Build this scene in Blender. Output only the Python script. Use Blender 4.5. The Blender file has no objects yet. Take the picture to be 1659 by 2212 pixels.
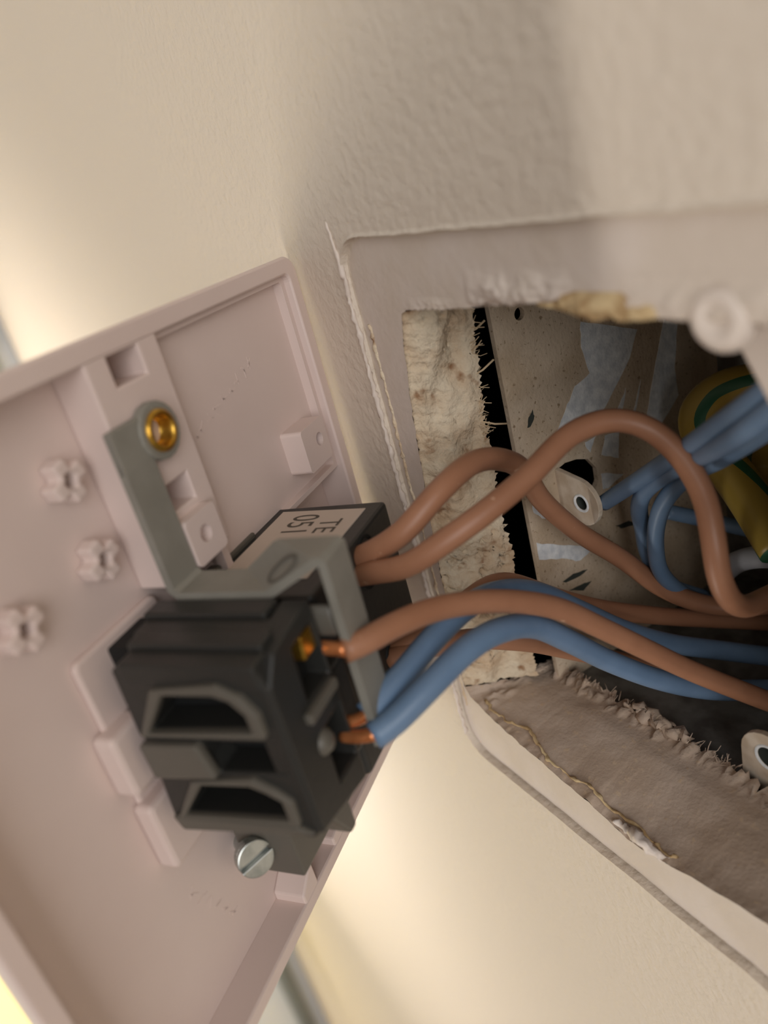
import bpy, bmesh, math, random
from mathutils import Vector, Matrix, noise

# ---------------------------------------------------------------- camera, light, exposure
sc = bpy.context.scene
C = sc.collection
MM = 0.001
def W(x, v, y):
    """wall millimetres: x along the wall, v down the wall, y into the wall -> metres"""
    return Vector((x * MM, y * MM, -v * MM))

cam_d = bpy.data.cameras.new('camera')
cam = bpy.data.objects.new('camera', cam_d)
C.objects.link(cam)
right = Vector((0.516977, 0.820069, -(0.245402)))
down = Vector((0.250236, -0.418947, -(0.872849)))
fwd = Vector((-0.818607, 0.389834, -(0.421797)))
m = Matrix((( right.x, -down.x, -fwd.x), (right.y, -down.y, -fwd.y), (right.z, -down.z, -fwd.z))).to_4x4()
m.translation = W(98.453, -10.198, -51.721)
cam.matrix_world = m
cam_d.sensor_fit = 'HORIZONTAL'
cam_d.sensor_width = 36.0
cam_d.lens = 1660.0 / 1659.0 * 36.0
cam_d.clip_start = 0.004
cam_d.clip_end = 50
cam_d.dof.use_dof = True
cam_d.dof.focus_distance = 0.116
cam_d.dof.aperture_fstop = 19.0
sc.camera = cam

world = bpy.data.worlds.new('world')
sc.world = world
world.use_nodes = True
bg = world.node_tree.nodes['Background']
bg.inputs[0].default_value = (1.0, 0.91, 0.81, 1)
bg.inputs[1].default_value = 0.24

def area(name, loc, target, sx, sy, power, col):
    d = bpy.data.lights.new(name, 'AREA')
    d.shape = 'RECTANGLE'; d.size = sx; d.size_y = sy
    d.energy = power; d.color = col
    o = bpy.data.objects.new(name, d)
    C.objects.link(o)
    o.location = loc
    o.rotation_euler = (Vector(target) - Vector(loc)).to_track_quat('-Z', 'Y').to_euler()
    return o
# tall narrow room lamp standing out in the room, lower than the socket
area('room_lamp_light', (-0.11, -1.10, -0.95), (0.04, 0, -0.02), 0.07, 1.4, 9.3, (1.0, 0.955, 0.885))
# soft fill light added on the right to lift box side and plate back
area('side_fill_light', (1.45, -0.62, 0.50), (0.03, 0, -0.04), 0.8, 1.1, 13.5, (1.0, 0.985, 0.98))

sc.view_settings.view_transform = 'Standard'
sc.view_settings.look = 'None'
sc.view_settings.exposure = -0.06
sc.view_settings.gamma = 1.0
sc.view_settings.use_curve_mapping = False

# ---------------------------------------------------------------- materials
def lin(c):
    return tuple(((x / 12.92) if x <= 0.04045 else ((x + 0.055) / 1.055) ** 2.4) for x in [k / 255 for k in c]) + (1,)

def mat(name, col, rough=0.5, metal=0.0, spec=0.5, var=None, vscale=300, bump=0.0, bscale=900, bdetail=4,
        var2=None, v2scale=1500, v2lo=0.55, v2hi=0.65, stretch=None, coat=0.0, sss=0.0, vlo=0.4, vhi=0.6):
    m = bpy.data.materials.new(name); m.use_nodes = True
    nt = m.node_tree; b = nt.nodes['Principled BSDF']
    b.inputs['Base Color'].default_value = lin(col)
    b.inputs['Roughness'].default_value = rough
    b.inputs['Metallic'].default_value = metal
    b.inputs['Specular IOR Level'].default_value = spec
    b.inputs['Coat Weight'].default_value = coat
    tc = nt.nodes.new('ShaderNodeTexCoord')
    src = tc.outputs['Object']
    if stretch:
        mp = nt.nodes.new('ShaderNodeMapping')
        mp.inputs['Scale'].default_value = stretch
        if len(stretch) > 3: pass
        nt.links.new(src, mp.inputs['Vector']); src = mp.outputs['Vector']
    def nz(scale, det):
        n = nt.nodes.new('ShaderNodeTexNoise')
        n.inputs['Scale'].default_value = scale
        n.inputs['Detail'].default_value = det
        nt.links.new(src, n.inputs['Vector'])
        return n
    out = None
    if var:
        n = nz(vscale, 5)
        r = nt.nodes.new('ShaderNodeValToRGB')
        r.color_ramp.elements[0].position = vlo; r.color_ramp.elements[1].position = vhi
        r.color_ramp.elements[0].color = lin(col); r.color_ramp.elements[1].color = lin(var)
        nt.links.new(n.outputs['Fac'], r.inputs['Fac'])
        out = r.outputs['Color']
    if var2:
        n = nz(v2scale, 3)
        r = nt.nodes.new('ShaderNodeValToRGB')
        r.color_ramp.elements[0].position = v2lo; r.color_ramp.elements[1].position = v2hi
        r.color_ramp.elements[0].color = (0, 0, 0, 1); r.color_ramp.elements[1].color = (1, 1, 1, 1)
        nt.links.new(n.outputs['Fac'], r.inputs['Fac'])
        mx = nt.nodes.new('ShaderNodeMixRGB')
        if out: nt.links.new(out, mx.inputs[1])
        else: mx.inputs[1].default_value = lin(col)
        mx.inputs[2].default_value = lin(var2)
        nt.links.new(r.outputs['Color'], mx.inputs[0])
        out = mx.outputs[0]
    if out: nt.links.new(out, b.inputs['Base Color'])
    if bump:
        n = nz(bscale, bdetail)
        bp = nt.nodes.new('ShaderNodeBump')
        bp.inputs['Strength'].default_value = 1.0
        bp.inputs['Distance'].default_value = bump * MM
        nt.links.new(n.outputs['Fac'], bp.inputs['Height'])
        nt.links.new(bp.outputs['Normal'], b.inputs['Normal'])
    return m

M = {}
M['paint'] = mat('wall_paint', (224, 211, 195), 0.55, spec=0.25, bump=0.36, bscale=700, bdetail=5)
M['paint_old'] = mat('bare_wall_paint', (222, 209, 198), 0.6, spec=0.3, bump=0.10, bscale=700, var=(216, 202, 188), vscale=90)
M['plaster'] = mat('crumbled_plaster', (228, 212, 186), 0.95, spec=0.1, var=(206, 178, 146), vscale=160, vlo=.40, vhi=.66, bump=0.35, bscale=1500,
                   var2=(160, 124, 94), v2scale=330, v2lo=.62, v2hi=.74)
M['board'] = mat('cut_board', (204, 184, 166), 0.95, spec=0.1, var=(190, 168, 148), vscale=110, bump=0.10, bscale=1800,
                 var2=(206, 182, 156), v2scale=900, v2lo=.62, v2hi=.7)
M['white_wall'] = mat('white_wall_paint', (236, 238, 240), 0.6, spec=.3, bump=.2, bscale=400)
M['fibre'] = mat('paper_fibre', (214, 190, 156), 0.9, spec=0.1)
M['torn'] = mat('torn_paper', (214, 190, 148), 0.9, spec=0.1, var=(180, 150, 110), vscale=500, bump=.2)
M['white_paint'] = mat('thick_white_paint', (226, 212, 200), 0.45, bump=.1, bscale=600)
M['cavity'] = mat('dark_cavity', (40, 36, 32), 1.0, spec=0.0, var=(28, 25, 22), vscale=60)
M['box'] = mat('box_metal_oversprayed', (214, 195, 171), 0.8, spec=0.2, var=(194, 173, 147), vscale=120, bump=.15, bscale=1600,
               var2=(160, 138, 112), v2scale=1400, v2lo=.62, v2hi=.68)
M['galv'] = mat('bare_galvanised_metal', (246, 248, 248), 0.7, metal=0.0, spec=0.5, var=(214, 218, 222), vscale=600, vlo=.35, vhi=.65, bump=.1, bscale=1800)
M['galv_side'] = mat('galvanised_metal', (128, 126, 120), 0.6, metal=0.3, var=(98, 94, 88), vscale=200, bump=.05)
M['chip'] = mat('dark_chip', (58, 62, 56), 0.9)
M['white_metal'] = mat('white_coated_lug', (216, 202, 184), 0.55, spec=.4, var=(196, 178, 156), vscale=300, bump=.06)
M['plastic'] = mat('white_moulded_plastic', (222, 204, 197), 0.40, spec=0.45, bump=.012, bscale=900, var=(218, 199, 192), vscale=40)
M['black'] = mat('black_plastic', (44, 44, 42), 0.42, spec=0.5, bump=.03, bscale=1200)
M['black_in'] = mat('black_plastic_inside', (26, 27, 27), 0.6, spec=0.3)
M['grey_in'] = mat('grey_plastic', (96, 92, 84), 0.45, spec=0.5)
M['strap'] = mat('grey_steel_strap', (146, 143, 134), 0.5, metal=0.1, spec=.4, var=(138, 135, 126), vscale=200)
M['steel'] = mat('zinc_steel', (196, 200, 196), 0.28, metal=0.9, var=(160, 166, 164), vscale=400)
M['brass'] = mat('brass', (214, 170, 74), 0.32, metal=0.9, var=(180, 134, 50), vscale=500)
M['copper'] = mat('bare_copper', (232, 152, 98), 0.3, metal=0.6, var=(206, 126, 76), vscale=500)
M['sticker'] = mat('paper_sticker', (206, 190, 176), 0.6, spec=.3)
M['ink'] = mat('grey_ink', (86, 78, 68), 0.7)
M['brown'] = mat('brown_insulation', (166, 118, 90), 0.42, spec=0.4, var=(158, 111, 84), vscale=150, var2=(206, 168, 140), v2scale=420, v2lo=.72, v2hi=.76, bump=.02, bscale=700)
M['blue'] = mat('blue_insulation', (112, 138, 168), 0.40, spec=0.45, var=(104, 130, 160), vscale=150, bump=.02, bscale=700)
M['grey_cable'] = mat('grey_cable_sheath', (170, 172, 178), 0.45, spec=.5)
M['connector'] = mat('white_connector', (222, 208, 196), 0.5)
M['dark_pipe'] = mat('grey_pipe', (150, 158, 156), 0.4)
M['floor'] = mat('floor_boards', (150, 120, 92), 0.5, var=(130, 100, 74), vscale=6)

def earth_mat():
    m = bpy.data.materials.new('green_yellow_insulation'); m.use_nodes = True
    nt = m.node_tree; b = nt.nodes['Principled BSDF']
    b.inputs['Roughness'].default_value = .4
    uv = nt.nodes.new('ShaderNodeUVMap'); uv.uv_map = 'UVMap'
    sx = nt.nodes.new('ShaderNodeSeparateXYZ'); nt.links.new(uv.outputs[0], sx.inputs[0])
    tw = nt.nodes.new('ShaderNodeMath'); tw.operation = 'MULTIPLY'; tw.inputs[1].default_value = 0.22
    nt.links.new(sx.outputs[0], tw.inputs[0])
    ad = nt.nodes.new('ShaderNodeMath'); ad.operation = 'ADD'
    nt.links.new(sx.outputs[1], ad.inputs[0]); nt.links.new(tw.outputs[0], ad.inputs[1])
    mu = nt.nodes.new('ShaderNodeMath'); mu.operation = 'MULTIPLY'; mu.inputs[1].default_value = 2.0
    nt.links.new(ad.outputs[0], mu.inputs[0])
    fr = nt.nodes.new('ShaderNodeMath'); fr.operation = 'FRACT'; nt.links.new(mu.outputs[0], fr.inputs[0])
    lt = nt.nodes.new('ShaderNodeMath'); lt.operation = 'LESS_THAN'; lt.inputs[1].default_value = 0.17
    nt.links.new(fr.outputs[0], lt.inputs[0])
    mx = nt.nodes.new('ShaderNodeMixRGB')
    mx.inputs[1].default_value = lin((160, 134, 56)); mx.inputs[2].default_value = lin((34, 88, 60))  # both colours darkened to stand in for shade deep in the box
    nt.links.new(lt.outputs[0], mx.inputs[0]); nt.links.new(mx.outputs[0], b.inputs['Base Color'])
    return m
M['earth'] = earth_mat()

def glow(name, col, strength):
    m = bpy.data.materials.new(name); m.use_nodes = True
    b = m.node_tree.nodes['Principled BSDF']
    b.inputs['Base Color'].default_value = lin(col)
    b.inputs['Emission Color'].default_value = lin(col)
    b.inputs['Emission Strength'].default_value = strength
    return m
M['shade'] = glow('lit_yellow_shade', (255, 240, 165), 1.05)

# ---------------------------------------------------------------- mesh helpers
def link(name, bm, material, parent=None, smooth=False, bevel=0.0):
    me = bpy.data.meshes.new(name)
    bmesh.ops.remove_doubles(bm, verts=bm.verts, dist=1e-7)
    bmesh.ops.recalc_face_normals(bm, faces=bm.faces)
    if smooth:
        for f in bm.faces: f.smooth = True
    bm.to_mesh(me); bm.free()
    me.materials.append(M[material])
    o = bpy.data.objects.new(name, me)
    C.objects.link(o)
    if parent: o.parent = parent
    if bevel:
        md = o.modifiers.new('bevel', 'BEVEL')
        md.width = bevel * MM; md.segments = 2; md.limit_method = 'ANGLE'; md.angle_limit = math.radians(40)
        md.harden_normals = False
    return o
def tag(o, label=None, cat=None, group=None, kind=None):
    if label: o['label'] = label
    if cat: o['category'] = cat
    if group: o['group'] = group
    if kind: o['kind'] = kind
    return o
def empty(name, mw=None):
    o = bpy.data.objects.new(name, None); C.objects.link(o)
    o.empty_display_size = 0.01
    if mw is not None: o.matrix_world = mw
    return o

def wmap(a): return W(*a)
def pmap(a): return Vector(a) * MM

def box(bm, lo, hi, mp=pmap):
    vs = [bm.verts.new(mp((x, y, z))) for x in (lo[0], hi[0]) for y in (lo[1], hi[1]) for z in (lo[2], hi[2])]
    for f in ((0, 1, 3, 2), (4, 6, 7, 5), (0, 4, 5, 1), (2, 3, 7, 6), (0, 2, 6, 4), (1, 5, 7, 3)):
        bm.faces.new([vs[i] for i in f])

def poly(bm, outer, holes, fn, h0, h1):
    """2-D outline with holes, extruded from h0 to h1; fn(a, b, h) -> point"""
    def cap(h):
        es = []; loops = []
        for lp in [outer] + list(holes):
            vs = [bm.verts.new(fn(a, b, h)) for a, b in lp]
            loops.append(vs)
            for i in range(len(vs)): es.append(bm.edges.new((vs[i], vs[(i + 1) % len(vs)])))
        if holes: bmesh.ops.triangle_fill(bm, use_beauty=True, edges=es)
        else: bm.faces.new(loops[0])
        return loops
    l0 = cap(h0)
    if h1 is None: return l0
    l1 = cap(h1)
    for a, b in zip(l0, l1):
        for i in range(len(a)):
            j = (i + 1) % len(a)
            bm.faces.new((a[i], a[j], b[j], b[i]))

def rrect(x0, y0, x1, y1, r, n=5):
    pts = []
    for cx, cy, a0 in ((x1 - r, y1 - r, 0), (x0 + r, y1 - r, 90), (x0 + r, y0 + r, 180), (x1 - r, y0 + r, 270)):
        for i in range(n + 1):
            a = math.radians(a0 + 90 * i / n)
            pts.append((cx + r * math.cos(a), cy + r * math.sin(a)))
    return pts
def circ(cx, cy, r, n=20, ry=None):
    return [(cx + r * math.cos(2 * math.pi * i / n), cy + (ry or r) * math.sin(2 * math.pi * i / n)) for i in range(n)]

def spline(pts, step=1.0):
    P = [Vector(p) for p in pts]
    P = [P[0] * 2 - P[1]] + P + [P[-1] * 2 - P[-2]]
    out = []
    for i in range(1, len(P) - 2):
        p0, p1, p2, p3 = P[i - 1:i + 3]
        n = max(3, int((p2 - p1).length / step))
        for k in range(n):
            t = k / n
            out.append(0.5 * ((2 * p1) + (p2 - p0) * t + (2 * p0 - 5 * p1 + 4 * p2 - p3) * t * t + (3 * p1 - p0 - 3 * p2 + p3) * t ** 3))
    out.append(P[-2])
    return out
def relax(pts, it=2):
    for _ in range(it):
        pts = [pts[0]] + [(pts[i - 1] + pts[i] * 2 + pts[i + 1]) / 4 for i in range(1, len(pts) - 1)] + [pts[-1]]
    return pts

def tube(bm, path, rad, mp=wmap, n=14, uv=False, cap=True, jitter=0.0):
    """path in millimetres; rad number or function of 0..1"""
    L = len(path); rings = []
    q = [Vector(p) for p in path]
    t0 = (q[1] - q[0]).normalized()
    nrm = t0.orthogonal().normalized()
    ul = bm.loops.layers.uv.new('UVMap') if uv else None
    dist = [0.0]
    for i in range(1, L): dist.append(dist[-1] + (q[i] - q[i - 1]).length)
    for i in range(L):
        t = (q[min(i + 1, L - 1)] - q[max(i - 1, 0)]).normalized()
        nrm = (nrm - t * nrm.dot(t)).normalized()
        bn = t.cross(nrm)
        r = rad(i / (L - 1)) if callable(rad) else rad
        ring = []
        for k in range(n):
            a = 2 * math.pi * k / n
            p = q[i] + (nrm * math.cos(a) + bn * math.sin(a)) * r
            if jitter: p = p + noise.noise_vector(p * 1.3) * jitter
            ring.append(bm.verts.new(mp(p)))
        rings.append(ring)
    for i in range(L - 1):
        for k in range(n):
            k2 = (k + 1) % n
            f = bm.faces.new((rings[i][k], rings[i][k2], rings[i + 1][k2], rings[i + 1][k]))
            if uv:
                us = [dist[i], dist[i], dist[i + 1], dist[i + 1]]
                vs = [k / n, (k + 1) / n, (k + 1) / n, k / n]
                for lp, a, b in zip(f.loops, us, vs): lp[ul].uv = (a / 20.0, b)
    if cap:
        bm.faces.new(rings[0]); bm.faces.new(list(reversed(rings[-1])))

def lathe(bm, prof, fn, n=28):
    """prof [(radius, height)], fn(x, y, h) -> point"""
    rings = []
    for r, h in prof:
        if r < 1e-6: rings.append([bm.verts.new(fn(0, 0, h))])
        else: rings.append([bm.verts.new(fn(r * math.cos(2 * math.pi * k / n), r * math.sin(2 * math.pi * k / n), h)) for k in range(n)])
    for a, b in zip(rings, rings[1:]):
        for k in range(n):
            k2 = (k + 1) % n
            if len(a) == 1 and len(b) == 1: continue
            if len(a) == 1: bm.faces.new((a[0], b[k2], b[k]))
            elif len(b) == 1: bm.faces.new((a[k], a[k2], b[0]))
            else: bm.faces.new((a[k], a[k2], b[k2], b[k]))

def sheet(bm, rows, mp=wmap):
    """grid of points (rows of equal length)"""
    vv = [[bm.verts.new(mp(p)) for p in r] for r in rows]
    for a, b in zip(vv, vv[1:]):
        for i in range(len(a) - 1):
            bm.faces.new((a[i], a[i + 1], b[i + 1], b[i]))

def interp(tab, t):
    """tab [(t, value...)]"""
    for a, b in zip(tab, tab[1:]):
        if t <= b[0]:
            k = (t - a[0]) / (b[0] - a[0]) if b[0] > a[0] else 0
            k = max(0, k)
            return [x + (y - x) * k for x, y in zip(a[1:], b[1:])]
    return list(tab[-1][1:])
def nz(x, y=0.0, z=0.0, o=4):
    return noise.fractal(Vector((x, y, z)), 1.0, 2.0, o)

random.seed(4)
# ---------------------------------------------------------------- the room: walls and floor
S = 92.0                      # outline that the plate left in the paint
hole_l = [(11.2, 10.0), (10.2, 13), (9.2, 17), (8.3, 21.5), (7.5, 26), (6.7, 31.1), (6.0, 36), (5.3, 41), (4.6, 47), (4.1, 53), (3.6, 59), (3.1, 65), (2.6, 70), (2.2, 74.5), (2.3, 77.6)]
hole_b = [(3.6, 79.2), (7.5, 80.4), (12, 81.4), (16, 82.1), (21, 82.5), (26.1, 83.4), (31, 83.6), (36, 85.0), (40.4, 85.3), (46, 84.0), (53, 82.2), (60, 81.0), (68, 81), (76, 81.5), (83, 80)]
hole_r = [(84, 70), (84.5, 55), (84, 40), (84, 25), (82, 10)]
hole_t = [(72, 8.8), (66, 8.8), (62.8, 8.7), (58, 8.8), (54, 8.9), (50, 8.5), (46.5, 7.9), (43.5, 7.7), (40, 7.6), (36, 8.0), (31, 8.3), (25, 8.8), (20, 9.0), (15, 9.1)]
def rag(pts, amp, sub=4, seed=0.0):
    out = []
    n = len(pts)
    for i in range(n):
        a = Vector((*pts[i], 0)); b = Vector((*pts[(i + 1) % n], 0))
        for k in range(sub):
            p = a.lerp(b, k / sub)
            d = Vector((nz(p.x * .9 + seed, p.y * .9), nz(p.x * .9, p.y * .9 + 31 + seed), 0)) * amp
            out.append((p.x + d.x, p.y + d.y))
    return out
lip = rag(hole_l + hole_b + hole_r + hole_t, 0.45)

bm = bmesh.new()
X0, X1, V0, V1 = -590, 900, -1100, 1200
STEP = 0.85
ro = rrect(-0.6, -0.6, S + 0.6, S + 0.6, 5.6, 8)
ri = rrect(0.4, 0.4, S - 0.5, S - 0.7, 5.0, 8)
def sub_loop(lp, n=14):
    out = []
    for i in range(len(lp)):
        a, b = lp[i], lp[(i + 1) % len(lp)]
        d = math.dist(a, b)
        k = max(1, int(d / 2.0))
        for j in range(k): out.append((a[0] + (b[0] - a[0]) * j / k, a[1] + (b[1] - a[1]) * j / k))
    return out
ro_s, ri_s = sub_loop(ro), sub_loop(ri)
# step between the thick paint outside and the bare area the plate used to cover
nl = min(len(ro_s), len(ri_s))
def wob(lp, amp, s):
    return [(x + nz(x * .22 + s, y * .22) * amp, y + nz(x * .22, y * .22 + s) * amp) for x, y in lp]
def resample(lp, n):
    ds = [0.0]
    for i in range(len(lp)): ds.append(ds[-1] + math.dist(lp[i], lp[(i + 1) % len(lp)]))
    out = []
    for k in range(n):
        t = ds[-1] * k / n
        i = max(j for j in range(len(lp)) if ds[j] <= t + 1e-9)
        u = (t - ds[i]) / max(1e-9, ds[i + 1] - ds[i])
        a, b = lp[i], lp[(i + 1) % len(lp)]
        out.append((a[0] + (b[0] - a[0]) * u, a[1] + (b[1] - a[1]) * u))
    return out
ro_s = wob(resample(ro, 520), 0.25, 3.1); ri_s = wob(resample(ri, 520), 0.25, 3.1)
poly(bm, [(X0, V0), (X1, V0), (X1, V1), (X0, V1)], [ro_s], lambda a, b, h: W(a, b, h), -STEP, None)
vo = [bm.verts.new(W(a, b, -STEP)) for a, b in ro_s]; vi = [bm.verts.new(W(a, b, 0)) for a, b in ri_s]
def gdep(a, b): return 1.5 * max(0.0, min(1.0, (b - 60) / 16)) * (0.85 + .3 * nz(a * .2, b * .2))
vg = [bm.verts.new(W(p[0] * .5 + c[0] * .5, p[1] * .5 + c[1] * .5, gdep(*c))) for p, c in zip(ro_s, ri_s)]
mid = [bm.verts.new(W((a[0] * .55 + b[0] * .45), (a[1] * .55 + b[1] * .45), -STEP - 0.3)) for a, b in zip(ro_s, ri_s)]
for i in range(520):
    j = (i + 1) % 520
    bm.faces.new((vo[i], vo[j], mid[j], mid[i])); bm.faces.new((mid[i], mid[j], vg[j], vg[i])); bm.faces.new((vg[i], vg[j], vi[j], vi[i]))
wall = link('wall_front', bm, 'paint')
tag(wall, 'cream painted wall around the square opening', None, None, 'structure')
bm = bmesh.new()
poly(bm, ri_s, [lip], lambda a, b, h: W(a, b, h), 0.0, None)
o = link('bare_surround', bm, 'paint_old', wall)
# back of the stud cavity and its closing edges
bm = bmesh.new()
for lo, hi in (((X0 - 5, V0 - 5, 85), (X1 + 5, V1 + 5, 95)), ((X0 - 5, V0 - 15, -STEP), (X1 + 5, V0, 95)), ((X0 - 5, V1, -STEP), (X1 + 5, V1 + 15, 95)),
               ((X0 - 15, V0 - 5, -STEP), (X0, V1 + 5, 95)), ((X1, V0 - 5, -STEP), (X1 + 15, V1 + 5, 95))):
    box(bm, lo, hi, wmap)
tag(link('wall_cavity_back', bm, 'cavity'), 'dark cavity behind the wall opening', None, None, 'structure')

# left cut face of the opening: crumbled plaster
NL, ND = 190, 30
rows = []
ltab = [(0, 11.2, 10.0)] + [(i / (len(hole_l) - 1), *p) for i, p in enumerate(hole_l)][1:]
btab = [(0, 10.6, 11.0, 11.4), (.25, 10.0, 28, 10.6), (.5, 9.2, 45, 10.6), (.75, 8.6, 62, 11.4), (1, 8.0, 79.5, 12.0)]
for i in range(NL + 1):
    t = i / NL
    fx, fv = interp(ltab, t)
    fx += nz(fx * .9, fv * .9) * .45
    bx, bv, by = interp(btab, t)
    row = []
    for j in range(ND + 1):
        s = j / ND
        x = fx + (bx - fx) * s; v = fv + (bv - fv) * s; y = by * s
        env = min(1, s * 6) * (1.0 if s < .9 else .6)
        d = nz(v * .11, y * .2, 7, 2) * 1.8 + nz(v * .4, y * .5, 3, 2) * .25 + nz(v * 1.4, y * 1.6, 3) * (.28 if v > 44 or v < 16 else .08)
        bulge = math.exp(-((s - .35) / .25) ** 2) * (.9 + .8 * math.sin(v * .21))
        pit = max(0, nz(v * .55 + 9, y * .7, 21) - .22) * -3.2
        pit *= 1.7 if 44 < v < 74 else (.8 if v < 17 else .12)
        x += env * (d * .9 + bulge * .9 + pit) - (0.5 if 0 < s < .12 else 0)
        y += nz(v * .8, y, 13) * .5 * env + (nz(v * 1.7, 2) * .9 if s > .93 else 0)
        v += nz(v * .7, y * .9, 33) * .5 * env
        row.append((x, v, y))
    rows.append(row)
bm = bmesh.new(); sheet(bm, rows)
o = link('plaster_edge', bm, 'plaster', wall, smooth=True)
o['label'] = 'crumbled plaster edge of the opening'
# bottom cut face
rows = []
bt = [(0, 2.3, 77.6)] + [((i + 1) / len(hole_b), *p) for i, p in enumerate(hole_b)]
for i in range(161):
    t = i / 160
    fx, fv = interp(bt, t)
    fv0 = fv
    fx += nz(fx * .9, fv * .9) * .45; fv += nz(fx * .9, fv * .9 + 31) * .45
    row = []
    for j in range(25):
        s = j / 24
        depth = 17.2 - 2.5 * max(0, t - .4) + (nz(fx * .8, 5) * 1.6 + nz(fx * 2.4, 8) * .8) * (1 if s > .8 else 0)
        x = fx + (0.0 if t > .1 else 5 * (s) * (1 - t / .1))
        fs = fv if s < .05 else fv0
        v = fs + (80.6 - fs) * min(1, s * 1.5) + nz(fx * .06, s * 1.5) * .5 * min(1, s * 4)
        rough = 1.0 if s > .84 else (.6 if t < .13 else .04)
        v -= rough * max(0, nz(fx * .8, s * 9, 5) + .15) * 1.6 * min(1, s * 5)
        row.append((x, v, depth * s))
    rows.append(row)
bm = bmesh.new(); sheet(bm, rows)
link('board_edge', bm, 'board', wall, smooth=True)['label'] = 'brown cut edge of the board'
# top and right cut faces
bm = bmesh.new()
tp = [(82, 10)] + hole_t + [(11.2, 10.0)]
sheet(bm, [[(x + nz(x, 3) * .3, v + nz(x * .9, v) * .45 * (1 - s) - s * 1.0, 13 * s) for s in (0, .3, .6, 1)] for x, v in tp])
link('board_edge', bm, 'board', wall, smooth=True)
bm = bmesh.new()
rp = [(83, 80)] + hole_r
sheet(bm, [[(x + s, v, 13 * s) for s in (0, .5, 1)] for x, v in rp])
link('board_edge', bm, 'board', wall, smooth=True)

# lumps of filler and a torn lip along the top edge
def mound(name, x0, x1, v0, edge, h, material, seed, nx=60, nv=22, over=.8):
    rows = []
    for j in range(nv + 1):
        t = j / nv
        row = []
        for i in range(nx + 1):
            k = i / nx
            x = x0 + (x1 - x0) * k
            ve = edge(x) + nz(x * .6, seed) * .35
            v = v0 + (ve - v0) * t
            env = math.sin(math.pi * k) ** .7 * min(1, t * 2.2) ** 1.5
            y = -.02 - env * h * max(.12, .6 + nz(x * .28, v * .35, seed) * 1.1 + nz(x * .9, v * .9, seed) * .25)
            if t > .86: y += (t - .86) / .14 * (1.2 + over)
            row.append((x, v, y))
        rows.append(row)
    bm = bmesh.new(); sheet(bm, rows)
    return link(name, bm, material, wall, smooth=True)
lipv = lambda x: interp([(10, 9.9), (25, 9.1), (36, 8.3), (43, 8.0), (47, 8.4), (54, 9.3), (70, 9.2)], x)[0]
mound('filler_lump', 12, 25, 7.6, lipv, .35, 'paint_old', 3)
mound('filler_lump', 26, 43, 4.2, lipv, .75, 'paint_old', 11)
mound('filler_lump', 49, 69, 5.0, lipv, .5, 'paint_old', 19)
mound('torn_lip', 37.5, 53, 6.6, lambda x: lipv(x) + 1.1 * math.sin(math.pi * (x - 37.5) / 15.5), 1.0, 'torn', 27)['label'] = 'torn brown paper lip'
# torn paper along the bottom lip
bm = bmesh.new()
pts = [Vector((6 + i * .5, interp([(6, 79.6), (12, 80.6), (20, 81.5), (26, 82.6), (30, 82.6), (36, 83.9), (41, 84.2), (48, 82.6)], 6 + i * .5)[0] - .2 + nz(i * .11, 3) * 1.1, 1.3 + nz(i * .07, 17) * 1.3)) for i in range(82)]
tube(bm, pts, lambda t: max(.06, .22 + .3 * nz(t * 12, 3)), n=8, jitter=.35)
link('torn_paper', bm, 'torn', wall, smooth=True)
bm = bmesh.new()
pts = [Vector((36 + i * .35, 83.6 + math.sin(i * .32) * .8 + nz(i * .4, 3) * .5, .2 + .5 * math.sin(i * .3))) for i in range(28)]
tube(bm, pts, lambda t: .25 + .6 * math.sin(math.pi * t), n=10, jitter=.5)
link('filler_lump', bm, 'white_paint', wall, smooth=True)
# rough paint ridge down the left of the outline
bm = bmesh.new()
pts = [Vector((-.15 + nz(i * .13, 1) * .35, 2.5 + i * .6, -STEP - .05)) for i in range(146)]
tube(bm, pts, lambda t: .34 + .22 * nz(t * 60, 4), n=8, jitter=.35)
link('paint_ridge', bm, 'white_paint', wall, smooth=True)
bm = bmesh.new()
pts = [Vector((2.0 + nz(i * .11, 6) * .4 - i * .004, 12 + i * .6, 0.0)) for i in range(118)]
tube(bm, pts, lambda t: .22 + .22 * max(0, nz(t * 50, 9) + .2), n=8, jitter=.3)
link('paint_ridge', bm, 'plaster', wall, smooth=True)
bm = bmesh.new()
tube(bm, spline([(-1.2, -2.6, -.9), (-.7, -.6, -.95), (-.2, 2.2, -1.0), (-.1, 5.2, -1.0)], .4), lambda t: .12 + .3 * t, n=8, jitter=.2)
link('paint_ridge', bm, 'white_paint', wall, smooth=True)
# fibres of torn board paper
bm = bmesh.new()
for i in range(62):
    v = random.choice([random.uniform(14, 20), random.uniform(19, 38), random.uniform(25, 32)])
    t = (v - 10) / 70
    bx, bv, by = interp(btab, t)
    L = random.uniform(.6, 2.4)
    p0 = Vector((bx - .3 + random.uniform(-.4, .5), v, by - .8))
    d = Vector((random.uniform(-.2, .7), random.uniform(-.8, .7), random.uniform(.3, 1))).normalized() * L
    k = Vector((random.uniform(-.3, .3), random.uniform(-.5, .5), 0)) * L * .4
    tube(bm, [p0, p0 + d * .5 + k, p0 + d], random.uniform(.035, .075), n=5)
for a, b in (((9.2, 16.5, 10.6), (11, 15.2, 13)), ((9.4, 29.6, 10), (10.6, 31.2, 13.6)), ((9.4, 22.6, 9.6), (11.6, 20.8, 12.8))):
    a, b = Vector(a), Vector(b)
    tube(bm, [a, a.lerp(b, .5) + Vector((.2, .2, 0)), b], .16, n=6)
o = link('paper_fibre', bm, 'fibre', wall, smooth=True); o['kind'] = 'stuff'
bm = bmesh.new()
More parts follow.
